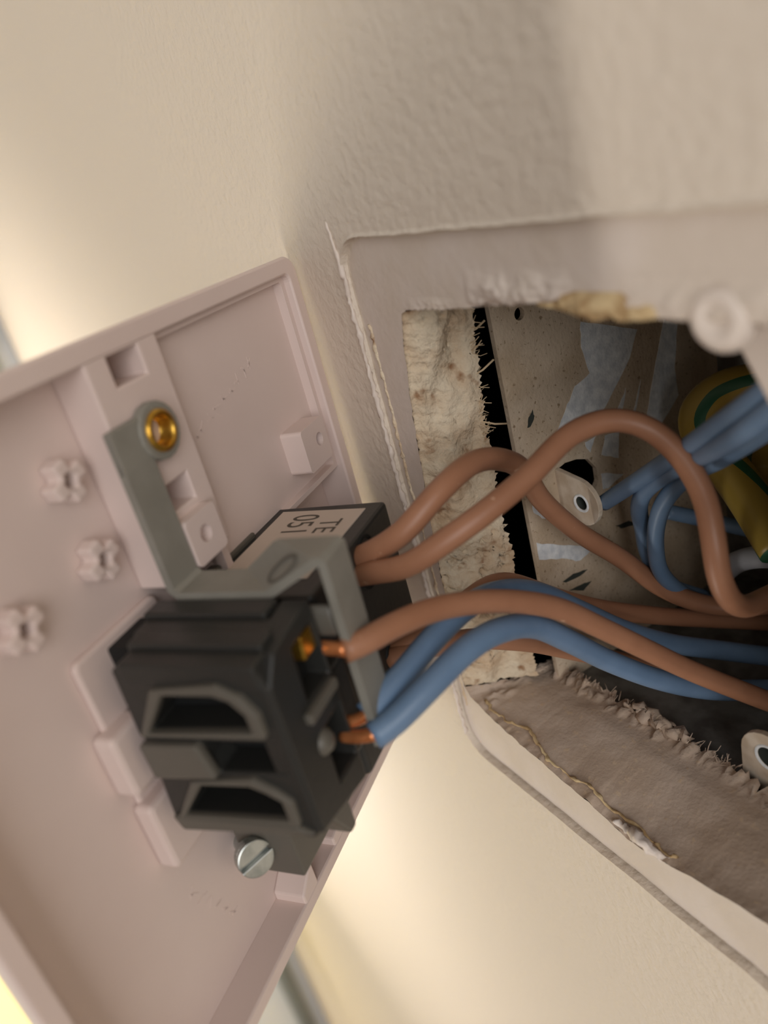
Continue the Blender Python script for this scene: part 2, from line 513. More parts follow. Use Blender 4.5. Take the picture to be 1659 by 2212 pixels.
for i in range(90):
    x = random.uniform(10, 44)
    p0 = Vector((x, 80.2 + random.uniform(-.5, .5), 16.3 + random.uniform(-.8, .6)))
    d = Vector((random.uniform(-.8, .8), random.uniform(-1, .1), random.uniform(.1, 1))).normalized() * random.uniform(.5, 1.9)
    tube(bm, [p0, p0 + d * .5 + Vector((random.uniform(-.2, .2), random.uniform(-.2, .2), 0)), p0 + d], random.uniform(.04, .09), n=5)
o = link('paper_fibre', bm, 'board', wall, smooth=True); o['kind'] = 'stuff'
# furry clump of torn board
bm = bmesh.new()
pts = [Vector((24 + i * .5, 80.2 + nz(i * .3, 4) * .5 - .5, 15.5 + nz(i * .4, 8) * .8 + .9)) for i in range(26)]
tube(bm, pts, lambda t: .3 + 1.0 * math.sin(math.pi * t) ** .7, n=12, jitter=.9)
link('board_clump', bm, 'board', wall, smooth=True)

# end wall, floor, pipe in the corner
bm = bmesh.new(); box(bm, (X0 - 80, V0, -2600), (X0, V1, -STEP), wmap)
tag(link('wall_left', bm, 'white_wall'), 'far end wall beyond the switch plate', None, None, 'structure')
bm = bmesh.new(); box(bm, (X0 - 80, V1, -2600), (X1, V1 + 40, 0), wmap)
tag(link('floor', bm, 'floor'), 'floor far below the switch', None, None, 'structure')
pipe = empty('corner_pipe', Matrix.Translation(W(X0 + 14, V1, -24)))
bm = bmesh.new(); tube(bm, [Vector((0, 0, 0)), Vector((0, -1100, 0)), Vector((0, -2300, 0))], 9, n=20)
link('pipe', bm, 'dark_pipe', pipe, smooth=True)
for h in (-410, -1150):
    bm = bmesh.new()
    tube(bm, [Vector((0, h, 0)), Vector((0, h - 30, 0))], 12, n=20)
    box(bm, (-14, h - 30, -5), (0, h, 5), wmap)
    link('pipe_clip', bm, 'chip', pipe)
tag(pipe, 'grey vertical pipe in the far corner of the wall', 'pipe')

# ---------------------------------------------------------------- metal back box
BX0, BX1, BV0, BV1, BY0, BY1 = 10.0, 83.0, 10.5, 83.0, 14.8, 62.0
bxo = empty('back_box', Matrix.Translation(W(BX0, BV1, BY1)))
org = Vector((BX0, BV1, BY1))
def bmapf(a): return W(*(Vector(a) - org))
knock = [(42.8, 21.8), (42.4, 24), (42.8, 26.4), (43.8, 28.8), (46.2, 30.4), (48.5, 30.4), (49.8, 29.4), (50.4, 27.0), (50.0, 23.0), (48, 21.6)]
small = circ(16.6, 20.0, .95, 14)
def side_fn(a, b, h): return bmapf((h, a, b))
bm = bmesh.new()
poly(bm, [(BV0, BY0), (BV1, BY0), (BV1, BY1), (BV0, BY1)], [knock, small], side_fn, BX0 - .9, BX0)
link('box_side', bm, 'box', bxo)
bm = bmesh.new(); box(bm, (BX0 - .9, BV1, BY0), (BX1, BV1 + .9, BY1), bmapf); link('box_side', bm, 'galv_side', bxo)
bm = bmesh.new(); box(bm, (BX0 - .9, BV0 - .9, BY0), (BX1, BV0, BY1), bmapf); link('box_side', bm, 'galv_side', bxo)
bm = bmesh.new(); box(bm, (BX1, BV0 - .9, BY0), (BX1 + .9, BV1 + .9, BY1), bmapf); link('box_side', bm, 'galv_side', bxo)
bm = bmesh.new(); box(bm, (BX0 - .9, BV0 - .9, BY1), (BX1 + .9, BV1 + .9, BY1 + .9), bmapf); link('box_back', bm, 'galv_side', bxo)
patches = dict(
 A=[(21.6, 31.4), (23.7, 36.6), (26.7, 43.1), (30.8, 40.7), (35.5, 35.4), (37.4, 33.0), (37.8, 27.5), (37.1, 22.8), (33.2, 26.4), (30.9, 28.4), (30.1, 31.8), (25.4, 30.7)],
 B=[(27.0, 49.6), (29.0, 52.6), (36.1, 51.0), (41.3, 51.4), (44.8, 46.3), (42.4, 42.9), (33.3, 46.7)],
 Cc=[(41.5, 33.3), (41.8, 36.5), (46.5, 35.5), (44.4, 31.9)], D=[(40.9, 28.6), (40.6, 31.2), (42.8, 29.5)],
 E=[(35.3, 39.2), (39.2, 37.5), (38.1, 36.6)], F=[(35.1, 42.8), (40.5, 40.6), (40.2, 40.0)],
 G=[(44.8, 15.8), (48.0, 17.7), (50.6, 19.2), (49.5, 17.4), (47.7, 16.0)],
 H=[(53.1, 15.3), (55.8, 19.8), (58.3, 24.4), (59.9, 27.0), (61.0, 23.9), (58.6, 20.0), (56.4, 15.3)],
 I=[(47.4, 31.2), (49.9, 36.2), (50.9, 32.3), (50.5, 31.2)])
for k, pl in patches.items():
    bm = bmesh.new()
    poly(bm, rag(pl, .22, 4, seed=ord(k[0])), [], side_fn, BX0 - .01, BX0 + .06)
    link('bare_metal_patch', bm, 'galv', bxo)
chips = [[(31.3, 19.4), (32.4, 19.5), (33.8, 18.4), (33.7, 17.7), (32.2, 18.3)], [(62.8, 19.4), (62.6, 21.8), (63.4, 25.2), (63.8, 23.3), (63.4, 19.9)],
         [(65.2, 20.4), (65.5, 23.0), (66.1, 25.6), (66.9, 23.4)], [(58.5, 32.8), (59.1, 36.0), (60.9, 38.5), (59.9, 34.9)]]
for pl in chips:
    bm = bmesh.new()
    poly(bm, rag(pl, .25, 3), [], side_fn, BX0 - .01, BX0 + .05)
    link('dark_chip', bm, 'chip', bxo)
def lug(cx, cv, y, half, reach, ang, hole_r):
    """rounded tab folded in from a side; ang 0 = grows along +x, 90 = grows up the picture"""
    pts = [(-reach, -half), (0, -half)] + [(half * math.cos(math.radians(a)), half * math.sin(math.radians(a))) for a in range(-75, 90, 15)] + [(0, half), (-reach, half)]
    ca, sa = math.cos(math.radians(ang)), math.sin(math.radians(ang))
    def fn(a, b, h): return bmapf((cx + a * ca + b * sa, cv - a * sa + b * ca, y + h))
    bm = bmesh.new(); poly(bm, pts, [circ(.4, 0, hole_r, 16)], fn, 0, .9)
    o = link('fixing_lug', bm, 'white_metal', bxo, bevel=.12)
    bm = bmesh.new(); lathe(bm, [(hole_r, .0), (hole_r + .28, -.25), (hole_r + .45, -.05), (hole_r + .5, .1)], lambda x, yy, h: fn(.4 + x, yy, h))
    link('threaded_collar', bm, 'galv', o, smooth=True)
    bm = bmesh.new(); lathe(bm, [(hole_r * .98, .05), (hole_r * .93, 2.0)], lambda x, yy, h: fn(.4 + x, yy, h))
    link('threaded_bore', bm, 'chip', o, smooth=True)  # bore wall coloured dark, standing in for shade inside the hole
lug(14.6, 47.3, 21.6, 4.1, 5.2, -8, 1.15)
lug(48.6, 76.0, 17.6, 4.3, 6.6, 90, 1.7)
tag(bxo, 'metal back box recessed in the wall, paint-spattered inside', 'back box')

# white painted lug hanging at the top lip
bm = bmesh.new()
lathe(bm, [(0, .4), (.7, .5), (1.3, .9), (1.9, 1.05), (2.4, .8), (2.7, .3), (2.75, -.3), (2.5, -.8), (0, -.9)],
      lambda x, y, h: W(x, y - h * .25, -h))
lugo = link('painted_screw_cap', bm, 'white_paint', None, smooth=True)
lugo.location = W(58.8, 8.7, 0.2)
tag(lugo, 'round white painted lump at the top lip of the opening', 'screw cap')

# ---------------------------------------------------------------- switch plate hanging open
Pm = Matrix(((0.603954, 0.026934, 0.796564, -0.013865), (-0.796452, -0.017278, 0.604454, -0.001402), (0.030043, -0.999488, 0.011016, -0.001220), (0, 0, 0, 1)))
plate = empty('switch_plate', Pm)
def pfn(a, b, h): return pmap((a, b, h))          # p (away from the hinge side), q (down), r (out of the back)
PS = 84.0
body_bm = bmesh.new()
def loft(bm, lps):
    rings = [[bm.verts.new(pmap((a, b, h))) for a, b in lp] for lp, h in lps]
    for u, w in zip(rings, rings[1:]):
        for i in range(len(u)):
            j = (i + 1) % len(u)
            bm.faces.new((u[i], u[j], w[j], w[i]))
    bm.faces.new(rings[0]); bm.faces.new(rings[-1])
loft(body_bm, [(rrect(3.4, 3.4, PS - 3.4, PS - 3.4, 2.0), -7.0), (rrect(2.0, 2.0, PS - 2.0, PS - 2.0, 2.2), -6.3), (rrect(1.5, 1.5, PS - 1.5, PS - 1.5, 2.2), -5.2)])
face = link('faceplate', body_bm, 'plastic', plate, bevel=.5)
face['label'] = 'white moulded face, seen from behind'
def part(name, outer, holes, h0, h1, material='plastic', parent=None, bevel=.25):
    bm = bmesh.new(); poly(bm, outer, holes, pfn, h0, h1)
    return link(name, bm, material, parent or plate, bevel=bevel)
rim_bm = bmesh.new()
def ring_loft(bm, lps):
    rings = [[bm.verts.new(pmap((a, b, h))) for a, b in lp] for lp, h in lps]
    for u, w in zip(rings, rings[1:] + rings[:1]):
        for i in range(len(u)):
            j = (i + 1) % len(u)
            bm.faces.new((u[i], u[j], w[j], w[i]))
ring_loft(rim_bm, [(rrect(1.5, 1.5, PS - 1.5, PS - 1.5, 2.2), -5.25), (rrect(.35, .35, PS - .35, PS - .35, 2.5), -2.2), (rrect(0, 0, PS, PS, 2.6), -.5), (rrect(.25, .25, PS - .25, PS - .25, 2.4), 0),
                   (rrect(2.5, 2.3, PS - 2.3, PS - 2.1, 1.3), 0), (rrect(2.7, 2.5, PS - 2.5, PS - 2.3, 1.2), -.3), (rrect(2.7, 2.5, PS - 2.5, PS - 2.3, 1.2), -5.25)])
link('rim', rim_bm, 'plastic', face, smooth=False, bevel=.15)
part('inner_step', rrect(2.2, 2.2, 37.5, 34, .8), [rrect(3.8, 3.3, 36.2, 33.2, .6)], -3.4, -1.2, parent=face)
part('recess_floor', rrect(2.4, 2.3, 37.5, 34, .5), [], -5.3, -2.6, parent=face, bevel=0)
# centre land with two pockets
part('centre_land', [(36.2, 2.0), (48.6, 2.0), (48.6, 29), (36.2, 29)], [[(39.8, 2.6), (45.0, 2.6), (45.0, 6.0), (39.8, 6.0)], [(39.6, 18.3), (44.0, 18.3), (44.0, 21.6), (39.6, 21.6)]], -5.2, -.15, parent=face, bevel=.3)
# collar around the switch module
part('collar', rrect(47.6, 30.0, 62.0, 58.5, 1.0), [], -5.2, -4.3, parent=face, bevel=.6)
part('collar', rrect(58, 38.5, 63.6, 46.5, .8), [], -5.2, -2.0, parent=face, bevel=.6)
part('collar', rrect(56, 49, 62.8, 58.5, .8), [], -5.2, -2.4, parent=face, bevel=.6)
# screw bosses with holes
def boss(p0, q0, p1, q1, h, hc, hr):
    part('screw_boss', rrect(p0, q0, p1, q1, .6), [circ(hc[0], hc[1], hr, 18)], -5.0, h, parent=face, bevel=.3)
boss(7.0, 23.6, 14.6, 30.4, 1.0, (9.6, 26.6), 1.05)
boss(38.8, 22.6, 45.0, 28.6, 1.4, (42.0, 25.4), 1.1)
# moulded cross lugs
for cx, cq in ((53.3, 12.8), (53.4, 22.2), (65.4, 22.9)):
    bm = bmesh.new()
    a = .95; l = 2.6
    pts = [(-a, -l), (a, -l), (a, -a), (l, -a), (l, a), (a, a), (a, l), (-a, l), (-a, a), (-l, a), (-l, -a), (-a, -a)]
    poly(bm, [(cx + x * .9 - y * .3, cq + x * .3 + y * .9) for x, y in pts], [circ(cx, cq, .8, 14)], pfn, -5.2, -3.0)
    link('cross_lug', bm, 'plastic', face, bevel=.5)
# clip wedges at the lower rim
part('clip_wedge', [(44.6, 77.6), (48.6, 80.4), (48.6, 82.2), (44.6, 82.2)], [], -5.2, -.1, parent=face, bevel=.3)
part('clip_wedge', [(34.4, 79.4), (38.4, 80.4), (38.4, 82.2), (34.4, 82.2)], [], -5.2, -.1, parent=face, bevel=.3)
# faint raised moulding marks
random.seed(9)
for (p0, q0, dp, dq, n) in ((33.0, 16.5, -2.1, -.55, 9), (60.5, 66.0, -.9, 1.7, 6)):
    base = -2.62 if p0 < 37 else -5.22
    for k in range(n):
        cp, cq = p0 + dp * k, q0 + dq * k
        for j in range(2):
            a = random.choice((0, 90, 45, -45)); L = random.uniform(.5, .9); w = .13
            ca, sa = math.cos(math.radians(a)), math.sin(math.radians(a))
            ox, oy = random.uniform(-.35, .35), random.uniform(-.35, .35)
            bm = bmesh.new()
            poly(bm, [(cp + ox + x * ca - y * sa, cq + oy + x * sa + y * ca) for x, y in ((-L, -w), (L, -w), (L, w), (-L, w))], [], pfn, base, base + .06)
            link('moulded_mark', bm, 'plastic', face)

# strap with brass insert
bm = bmesh.new()
prof = [(9.5, 1.1), (28.2, 1.1), (28.7, 1.6), (28.7, 7.9), (25.4, 12.6), (25.1, 13.4), (25.1, 20.8), (25.6, 21.4), (49.5, 21.2)]
prof_n = [(9.5, 1.1), (28.2, 1.1), (28.7, 1.6), (28.7, 13.2), (25.4, 19.3), (25.05, 20.1), (25.0, 20.8), (25.6, 21.4), (49.5, 21.2)]
th = 1.0
def offset_profile(pr, d):
    out = []
    for i in range(len(pr)):
        a = Vector(pr[max(i - 1, 0)]); b = Vector(pr[i]); c = Vector(pr[min(i + 1, len(pr) - 1)])
        ns = []
        for u, v in ((a, b), (b, c)):
            t = (v - u)
            if t.length > 1e-6:
                t.normalize(); ns.append(Vector((-t.y, t.x)))
        n = sum(ns, Vector((0, 0))); n.normalize()
        k = 1 / max(.5, n.dot(ns[0]))
        out.append((b.x + n.x * d * k, b.y + n.y * d * k))
    return out
def strap_ring(pr, p):
    return [bm.verts.new(pmap((p, q, r))) for q, r in pr + list(reversed(offset_profile(pr, -th)))]
ra, rb = strap_ring(prof, 45.2), strap_ring(prof_n, 50.1)
nn = len(prof)
for ring in (ra, rb):
    for i in range(nn - 1):
        bm.faces.new((ring[i], ring[i + 1], ring[2 * nn - 2 - i], ring[2 * nn - 1 - i]))
for i in range(2 * nn):
    j = (i + 1) % (2 * nn)
    bm.faces.new((ra[i], ra[j], rb[j], rb[i]))
strap = link('strap', bm, 'strap', plate, bevel=.2)
bm = bmesh.new()
eye = []
for a in range(-90, 271, 20):
    eye.append((42.9 + 3.35 * math.cos(math.radians(a)), 11.9 + 3.35 * math.sin(math.radians(a))))
poly(bm, eye[:-1], [circ(42.9, 11.9, 2.35, 24)], pfn, .1, 1.4)
box(bm, (44.6, 9.4, .12), (50.1, 14.4, 1.12))
link('eyelet', bm, 'strap', strap, bevel=.2)
bm = bmesh.new()
lathe(bm, [(2.4, .2), (2.4, 1.7), (2.0, 1.9), (1.75, 1.6), (1.6, .9), (1.55, -.4), (0, -.5)], lambda x, y, h: pmap((42.9 + x, 11.9 + y, h)))
link('brass_insert', bm, 'brass', strap, smooth=True)
# stamped oval on the sloping face of the strap
bm = bmesh.new()
oc = Vector((48.9, 26.75, 15.3))
t1 = Vector((0, -3.3, 5.6)).normalized()
t2 = Vector((4.9, 0, 6.0)); on = t2.cross(t1).normalized()
if on.y > 0: on = -on
t2 = on.cross(t1).normalized()
def ovalp(a, b, h): return pmap(oc + t1 * a + t2 * b + on * (h + .05))
n = 26
r1 = [bm.verts.new(ovalp(2.7 * math.cos(2 * math.pi * i / n), 1.25 * math.sin(2 * math.pi * i / n), .02)) for i in range(n)]
r2 = [bm.verts.new(ovalp(2.45 * math.cos(2 * math.pi * i / n), 1.05 * math.sin(2 * math.pi * i / n), .16)) for i in range(n)]
r3 = [bm.verts.new(ovalp(2.1 * math.cos(2 * math.pi * i / n), .8 * math.sin(2 * math.pi * i / n), .03)) for i in range(n)]
for i in range(n):
    j = (i + 1) % n
    bm.faces.new((r1[i], r1[j], r2[j], r2[i])); bm.faces.new((r2[i], r2[j], r3[j], r3[i]))
link('stamped_oval', bm, 'grey_in', strap, smooth=True)

# main switch module
mod = empty('switch_module'); mod.parent = plate
def mpart(name, fn_build, material='black', bevel=.3, parent=mod, smooth=False):
    bm = bmesh.new(); fn_build(bm)
    return link(name, bm, material, parent, bevel=bevel, smooth=smooth)
mpart('module_core', lambda bm: box(bm, (51.0, 31.2, -5), (57.2, 53.0, 15.6)), 'black_in')
npan = lambda r, q, p: pmap((p, q, r))
c1 = [(5.6, 33.4), (11.8, 33.2), (13.6, 33.8), (14.9, 35.4), (15.0, 37.6), (1.6, 38.6)]
c2 = [(7.4, 39.9), (16.6, 39.4), (16.6, 43.4), (8.0, 44.0), (7.2, 42.6)]
c3 = [(5.3, 45.6), (11.6, 45.1), (13.4, 45.8), (15.0, 46.8), (15.0, 49.5), (1.2, 50.5)]
outer = [(-.6, 31.1), (.6, 30.4), (15.6, 30.2), (17.4, 31.0), (18.0, 33.2), (17.9, 38.0), (17.9, 51.4), (17.0, 52.2), (-.3, 53.0), (-1.4, 52.1), (-.8, 45.7), (.1, 40.6), (-.9, 39.8)]
mpart('front_panel', lambda bm: poly(bm, outer, [c1, c2, c3], npan, 57.0, 61.0), 'black', .35)
# raised arches and bar on the near face
def arch(c, w, p0, p1):
    cx = sum(a for a, b in c) / len(c); cy = sum(b for a, b in c) / len(c)
    out = []
    for a, b in c:
        d = Vector((a - cx, b - cy)); d = d * (1 + w / d.length); out.append((cx + d.x, cy + d.y))
    return lambda bm: poly(bm, out, [c], npan, p0, p1)
mpart('arch_rib', arch(c1, 1.5, 60.6, 61.9), 'grey_in', .3)
mpart('arch_rib', arch(c3, 1.3, 60.6, 61.7), 'grey_in', .3)
mpart('bar_rib', lambda bm: poly(bm, [(-.6, 40.3), (7.2, 39.7), (8.2, 44.2), (-.4, 45.0)], [], npan, 60.6, 62.0), 'grey_in', .4)
mpart('bottom_rib', lambda bm: poly(bm, [(-1.0, 51.0), (15.5, 50.2), (17.5, 51.2), (-.2, 53.0)], [], npan, 60.6, 61.6), 'grey_in', .3)
# stepped top
for i, (p0, p1, q, r0, r1) in enumerate(((50.4, 53.4, 29.3, -1.5, 14.6), (53.2, 56.2, 29.9, -1.0, 16.2), (55.9, 58.6, 29.5, .2, 17.0), (58.4, 61.2, 30.2, .6, 17.4))):
    mpart('top_step', lambda bm: box(bm, (p0, q, r0), (p1, q + 3, r1)), 'black', .35)
# terminal side
tfn = pfn
mpart('terminal_panel', lambda bm: poly(bm, [(50.3, 29.6), (58.5, 30.4), (60.8, 33), (60.8, 51.5), (50.3, 53.8)],
      [[(50.9, 31.8), (55.6, 32.0), (56.0, 38.4), (50.9, 38.6)], [(50.9, 42.6), (55.2, 42.8), (55.4, 49.6), (50.9, 49.8)]], pfn, 15.0, 18.2), 'black', .3)
mpart('terminal_wall', lambda bm: box(bm, (45.6, 40, 4), (50.5, 52, 17.0)), 'black', .4)
mpart('terminal_wall', lambda bm: box(bm, (51, 38.9, 16), (57.5, 40.2, 19.0)), 'grey_in', .3)
mpart('terminal_post', lambda bm: lathe(bm, [(0, 19.0), (.9, 18.9), (1.5, 18.2), (1.6, 16.5)], lambda x, y, h: pmap((55.6 + x, 43.9 + y, h))), 'grey_in', 0, smooth=True)
mpart('brass_clamp', lambda bm: poly(bm, [(50.6, 32.6), (53.0, 32.6), (53.4, 35.3), (50.6, 35.3)], [], pfn, 12.5, 17.6), 'brass', .25)
mpart('terminal_screw', lambda bm: lathe(bm, [(0, 19.8), (1.0, 19.7), (1.2, 19.3), (1.2, 14)], lambda x, y, h: pmap((49.0 + x * .6, 33.2 + y * 1.6, h))), 'grey_in', 0, smooth=True)
# lower block with the screw tab
mpart('lower_block', lambda bm: box(bm, (29, 53, -5), (51.6, 62.2, 12)), 'black', .5)
mpart('lower_block', lambda bm: poly(bm, [(50.3, 52.5), (57.0, 52.5), (51.8, 62.0), (50.3, 62.0)], [], pfn, 3, 14.5), 'grey_in', .4)
mpart('screw_tab', lambda bm: box(bm, (41.5, 61.8, -4), (52.0, 71.2, 5.0)), 'grey_in', .4)
mod['label'] = 'black ribbed switch module with U-shaped cut-outs'

# labelled module
lab = empty('label_module'); lab.parent = plate
lfn = lambda p, r, q: pmap((p, q, r))
bm = bmesh.new()
poly(bm, rrect(20.0, -4.0, 44.6, 14.6, .9), [], lfn, 33.1, 60.0)
lb = link('module_case', bm, 'black', lab, bevel=.5)
for i, (cp, cq) in enumerate(((29.6, 35.9), (30.9, 38.1), (30.2, 51.6))):
    bm = bmesh.new()
    lathe(bm, [(1.75, 14.55), (2.25, 14.9), (2.5, 14.62), (2.5, 14.4)], lambda x, y, h: pmap((cp + x, cq + y, h)))
    link('wire_entry', bm, 'black_in', lab, smooth=True)
bm = bmesh.new(); poly(bm, [(21.6, -1.4), (40.5, -1.3), (40.5, 12.0), (22.3, 12.3)], [], lfn, 32.98, 33.12)
st = link('sticker', bm, 'sticker', lab)
st['label'] = 'pale printed sticker reading TE 051'
bm = bmesh.new(); box(bm, (20.6, 32.5, -5), (29.5, 34.6, -3.2)); box(bm, (28.5, 32.4, -4), (42, 34, -2.2))
link('side_ledge', bm, 'grey_in', lab, bevel=.3)
lab['label'] = 'black module carrying a printed sticker'
def text(body, p, r, size, sx=.85):
    cu = bpy.data.curves.new('print', 'FONT'); cu.body = body; cu.size = 1.0; cu.extrude = 0.0
    to = bpy.data.objects.new('print', cu); C.objects.link(to)
    dg = bpy.context.evaluated_depsgraph_get()
    me = bpy.data.meshes.new_from_object(to.evaluated_get(dg))
    bpy.data.objects.remove(to); bpy.data.curves.remove(cu)
    bm = bmesh.new(); bm.from_mesh(me); bpy.data.meshes.remove(me)
    for v in bm.verts:
        x, y = v.co.x * size * sx, v.co.y * size
        v.co = pmap((p + x, 32.95, r + y))
    o = link('printed_text', bm, 'ink', st)
    return o
text('TE', 25.0, 6.9, 4.7, .78)
text('051', 23.1, 1.7, 6.0, .67)

# slotted screw
bm = bmesh.new()
sc_c = Vector((53.4, 66.6, -.6))
ax = Vector((.55, -.25, .80)).normalized()
e1 = ax.orthogonal().normalized()
e1 = (Vector((0, -.3, 1)) - ax * Vector((0, -.3, 1)).dot(ax)).normalized(); e2 = ax.cross(e1)
def sfn(x, y, h): return pmap(sc_c + e1 * x + e2 * y + ax * h)
n = 40; R = 2.45; slot = .34
top = []
for sgn in (1, -1):
    pts = []
    a0 = math.asin(slot / R)
    for i in range(19):
        a = a0 + (math.pi - 2 * a0) * i / 18
        pts.append((R * math.cos(a), sgn * R * math.sin(a)))
    poly(bm, pts, [], sfn, 0.3, 1.15)
lathe(bm, [(0, -9), (1.2, -9), (1.25, -.9), (R, -.7), (R, .35), (0, .35)], sfn)
screw = link('slotted_screw', bm, 'steel', plate, bevel=.15)
screw['label'] = 'zinc slotted screw'

tag(plate, 'white plastic switch plate hanging open, its moulded back and black modules showing', 'switch plate')

# ---------------------------------------------------------------- wires
WP = {
    'w1': [(17.08, 35.95, -18.56), (19.46, 34.83, -17.5), (23.31, 32.19, -14.24), (24.38, 28.85, -8.39), (22.48, 28.44, -1.67), (20.4, 30.89, 4.14), (18.67, 34.99, 8.89), (17.49, 41.61, 12.08), (18.09, 49.64, 17.48), (19.8, 56.82, 23.56), (22.59, 64.4, 28.92), (26.18, 68.99, 34.05), (30.0, 70.3, 38.09), (35.98, 69.77, 43.54)],
    'w2': [(17.62, 37.82, -19.46), (21.57, 36.34, -18.54), (26.2, 34.91, -16.25), (29.3, 32.53, -12.29), (30.94, 30.65, -6.81), (30.98, 29.15, 0.02), (30.16, 27.21, 8.09), (31.65, 27.21, 13.79), (34.3, 29.25, 17.15), (37.9, 32.82, 18.27), (41.21, 37.27, 17.84), (43.66, 41.44, 15.91), (44.55, 46.11, 15.3), (44.86, 50.31, 16.53), (43.97, 54.25, 20.67), (43.07, 56.48, 26.61), (43.01, 58.07, 35.04)],
    'w3': [(33.43, 35.77, -29.7), (33.77, 35.94, -27.13), (33.34, 36.35, -23.34), (32.46, 38.07, -16.77), (32.98, 41.3, -8.93), (33.94, 46.0, -1.74), (35.03, 52.13, 4.17), (36.48, 58.79, 10.29), (38.79, 65.01, 16.09), (43.6, 73.34, 24.88), (46.88, 76.4, 28.45)],
    'w3c': [(29.24, 35.39, -32.71), (31.21, 35.4, -31.4), (33.64, 35.7, -29.45)],
    'w4': [(34.83, 46.65, -30.08), (35.23, 46.2, -27.46), (35.45, 44.59, -22.68), (34.4, 43.81, -16.36), (32.92, 45.0, -10.5), (30.96, 49.06, -3.6), (30.01, 55.71, 2.59), (29.35, 64.25, 9.92), (31.55, 71.23, 17.26), (34.8, 75.79, 24.26), (38.17, 79.36, 32.6), (41.19, 80.8, 37.41)],
    'w4c': [(31.54, 47.16, -32.39), (33.43, 46.89, -31.23), (34.93, 46.55, -29.75)],
    'w5': [(32.51, 45.65, -29.24), (32.04, 44.84, -26.29), (31.44, 44.35, -23.15), (29.29, 43.7, -16.7), (26.75, 44.27, -9.82), (24.13, 46.93, -2.82), (22.61, 51.64, 4.29), (22.39, 58.87, 11.39), (23.68, 66.44, 18.75), (26.22, 72.0, 25.74), (30.2, 75.68, 32.69), (36.31, 80.67, 42.68)],
    'w5c': [(30.24, 46.37, -31.72), (31.68, 46.19, -30.29), (32.56, 45.49, -28.72)],
    'w6': [(17.89, 51.87, -18.7), (19.34, 51.36, -16.39), (20.69, 51.76, -12.71), (20.19, 54.55, -6.51), (20.19, 58.44, -0.47), (19.05, 62.96, 5.09), (18.0, 68.94, 11.8), (18.55, 76.06, 20.64), (23.22, 80.42, 28.3)],
    'w7': [(15.91, 52.5, -18.41), (18.72, 50.83, -15.83), (19.39, 50.4, -11.41), (19.02, 49.38, -5.95), (18.92, 49.09, -0.7), (18.8, 51.03, 3.35), (18.75, 57.45, 10.4), (19.02, 64.36, 18.9), (21.53, 70.04, 28.28), (25.75, 74.34, 37.62), (31.96, 77.7, 47.02)],
    'b1': [(58.41, 16.14, 10.13), (53.45, 20.22, 13.25), (47.33, 25.03, 15.72), (37.35, 32.66, 19.85), (27.66, 39.99, 22.36), (17.63, 47.59, 23.85)],
    'b2': [(59.77, 17.18, 9.29), (54.02, 22.23, 12.28), (47.35, 27.66, 15.48), (38.26, 34.06, 20.26), (30.29, 39.69, 23.08), (25.63, 43.91, 24.11), (23.28, 47.8, 25.22), (21.71, 52.47, 27.14), (20.73, 58.69, 28.63), (20.98, 65.71, 31.81), (22.44, 71.72, 38.64)],
    'b3': [(56.11, 21.4, 15.01), (49.69, 27.09, 18.44), (40.61, 34.24, 22.43), (33.44, 39.39, 24.88), (28.81, 44.33, 25.2), (26.42, 48.98, 25.43), (24.73, 54.4, 26.27), (23.86, 60.69, 27.91), (23.55, 68.67, 34.0), (25.31, 74.28, 41.88)],
    'b4': [(16.73, 56.3, 38.2), (20.3, 59.0, 42.78), (25.04, 60.66, 45.8), (32.74, 60.75, 46.49)],
    'e1': [(36.26, 34.5, 46.35), (29.81, 34.72, 45.39), (24.11, 36.31, 44.55), (21.27, 39.62, 42.69), (22.23, 44.12, 42.41), (25.83, 48.38, 42.79), (30.72, 52.15, 41.28), (37.66, 56.83, 37.97)],
    'e2': [(32.78, 41.78, 51.71), (27.65, 46.41, 51.3), (26.06, 51.29, 50.4), (30.03, 55.3, 46.69), (37.51, 58.25, 43.8)],
    'g1': [(22.99, 69.28, 42.42), (26.66, 64.93, 42.01), (31.16, 62.1, 41.7), (36.92, 60.83, 42.35)]}
def wire(name, key, rad, material, label, cat='wire', group=None, copper=None, crad=.75, uv=False, step=.8):
    p = relax(spline(WP[key], step), 3)
    base = p[0].copy()
    bm = bmesh.new()
    tube(bm, [a - base for a in p], rad, n=18, uv=uv)
    o = link(name, bm, material, None, smooth=True)
    o.location = W(*base)
    if copper:
        q = relax(spline(WP[copper], .5), 1)
        bm = bmesh.new(); tube(bm, [a - base for a in q], crad, n=12)
        link('copper_core', bm, 'copper', o, smooth=True)['label'] = 'bare copper end'
    tag(o, label, cat, group or {'brown': 'brown wires', 'blue': 'blue wires', 'earth': 'green and yellow earth wires'}.get(material))
    return o
wire('brown_wire', 'w1', 1.55, 'brown', 'brown wire in a low arch leaving the labelled black module')
wire('brown_wire', 'w2', 1.5, 'brown', 'brown wire in a tall loop up over the blue wires')
wire('brown_wire', 'w3', 1.45, 'brown', 'brown wire with a bare copper end crossing the grey strap', copper='w3c', crad=.8)
wire('blue_wire', 'w4', 1.6, 'blue', 'thick blue wire nearest the bottom edge, lowest of the two copper-ended blue wires', copper='w4c', crad=.75)
wire('blue_wire', 'w5', 1.6, 'blue', 'blue wire running behind the brown one, upper of the two copper-ended blue wires', copper='w5c', crad=.75)
wire('brown_wire', 'w6', 1.5, 'brown', 'brown wire passing beneath the arch of the lowest blue wire')
wire('brown_wire', 'w7', 1.5, 'brown', 'dark brown wire peeping above the blue wire as it enters the box')
wire('blue_wire', 'b1', 1.28, 'blue', 'thin blue wire ending beside the white oval lug')
wire('blue_wire', 'b2', 1.28, 'blue', 'thin blue wire, middle one of the three that bend into the box')
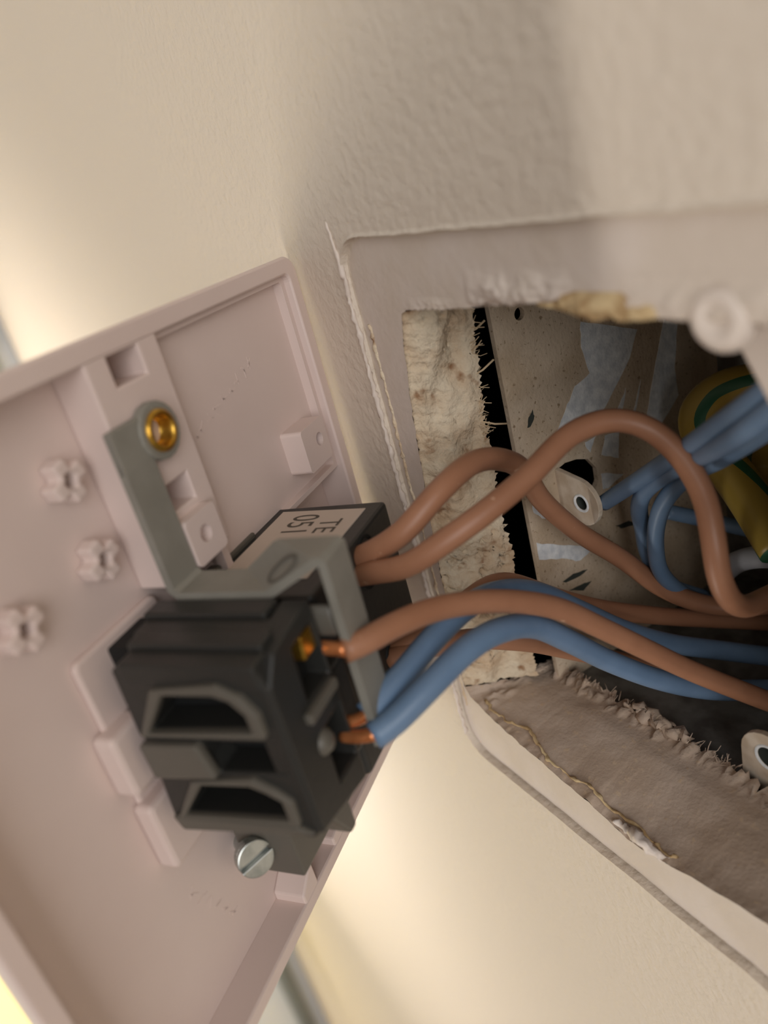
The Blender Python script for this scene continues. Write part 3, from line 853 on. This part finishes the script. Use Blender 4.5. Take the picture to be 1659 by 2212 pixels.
wire('blue_wire', 'b3', 1.28, 'blue', 'thin blue wire, lowest of the three that bend into the box')
wire('blue_wire', 'b4', 1.3, 'blue', 'dark blue wire lying against the side deep in the box')
wire('earth_wire', 'e1', 3.3, 'earth', 'thick green and yellow earth wire looping behind the thin blue wires', uv=True)
wire('earth_wire', 'e2', 3.0, 'earth', 'green and yellow earth wire deepest at the back of the box', uv=True)
wire('grey_cable', 'g1', 1.8, 'grey_cable', 'pale grey cable end at the right of the box', 'cable')

# white connector at the right edge of the box
con = empty('wire_connector', Matrix.Translation(W(62, 13.4, 9)) @ Matrix.Rotation(math.radians(-28), 4, 'Y'))
bm = bmesh.new(); box(bm, (-5.5, -4, -3), (7, 4, 4), wmap); link('connector_body', bm, 'connector', con, bevel=.5)
for k in (-1, 1):
    bm = bmesh.new(); tube(bm, [Vector((-5.3, k * 1.8, .5)), Vector((-5.7, k * 1.8, .5))], 1.25, n=14)
    link('wire_port', bm, 'black_in', con)
tag(con, 'white plastic wire connector at the right edge, holding blue wires', 'connector')

# ---------------------------------------------------------------- floor lamp with a yellow shade and an added spot for the far wall
lx, ly, lv = -430, -292, 530
lamp = empty('floor_lamp', Matrix.Translation(W(lx, V1, ly)))
dv = V1 - lv
bm = bmesh.new(); lathe(bm, [(0, 0), (110, 0), (110, 10), (40, 20), (9, 26)], lambda x, y, h: W(x, -h, y)); link('lamp_base', bm, 'dark_pipe', lamp, smooth=True)
bm = bmesh.new(); tube(bm, [Vector((0, -20, 0)), Vector((0, -dv + 60, 0))], 8, n=14); link('lamp_pole', bm, 'dark_pipe', lamp, smooth=True)
bm = bmesh.new(); lathe(bm, [(115, dv - 140), (95, dv + 140), (92, dv + 140), (112, dv - 140), (115, dv - 140)], lambda x, y, h: W(x, -h, y), 40)
link('lamp_shade', bm, 'shade', lamp, smooth=True)
tag(lamp, 'floor lamp with a glowing yellow shade beyond the near edge of the plate', 'lamp')
d = bpy.data.lights.new('far_wall_spot', 'SPOT'); d.energy = 14.0; d.color = (1.0, .93, .84)
d.spot_size = math.radians(113.6); d.spot_blend = .07; d.shadow_soft_size = .04  # added spot, cone shaped to draw the bright patch on the far wall
o = bpy.data.objects.new('far_wall_spot', d); C.objects.link(o)
o.location = W(lx, lv - 100, ly)
tgt = W(-420, 420, 0)
o.rotation_euler = (tgt - o.location).to_track_quat('-Z', 'Y').to_euler()
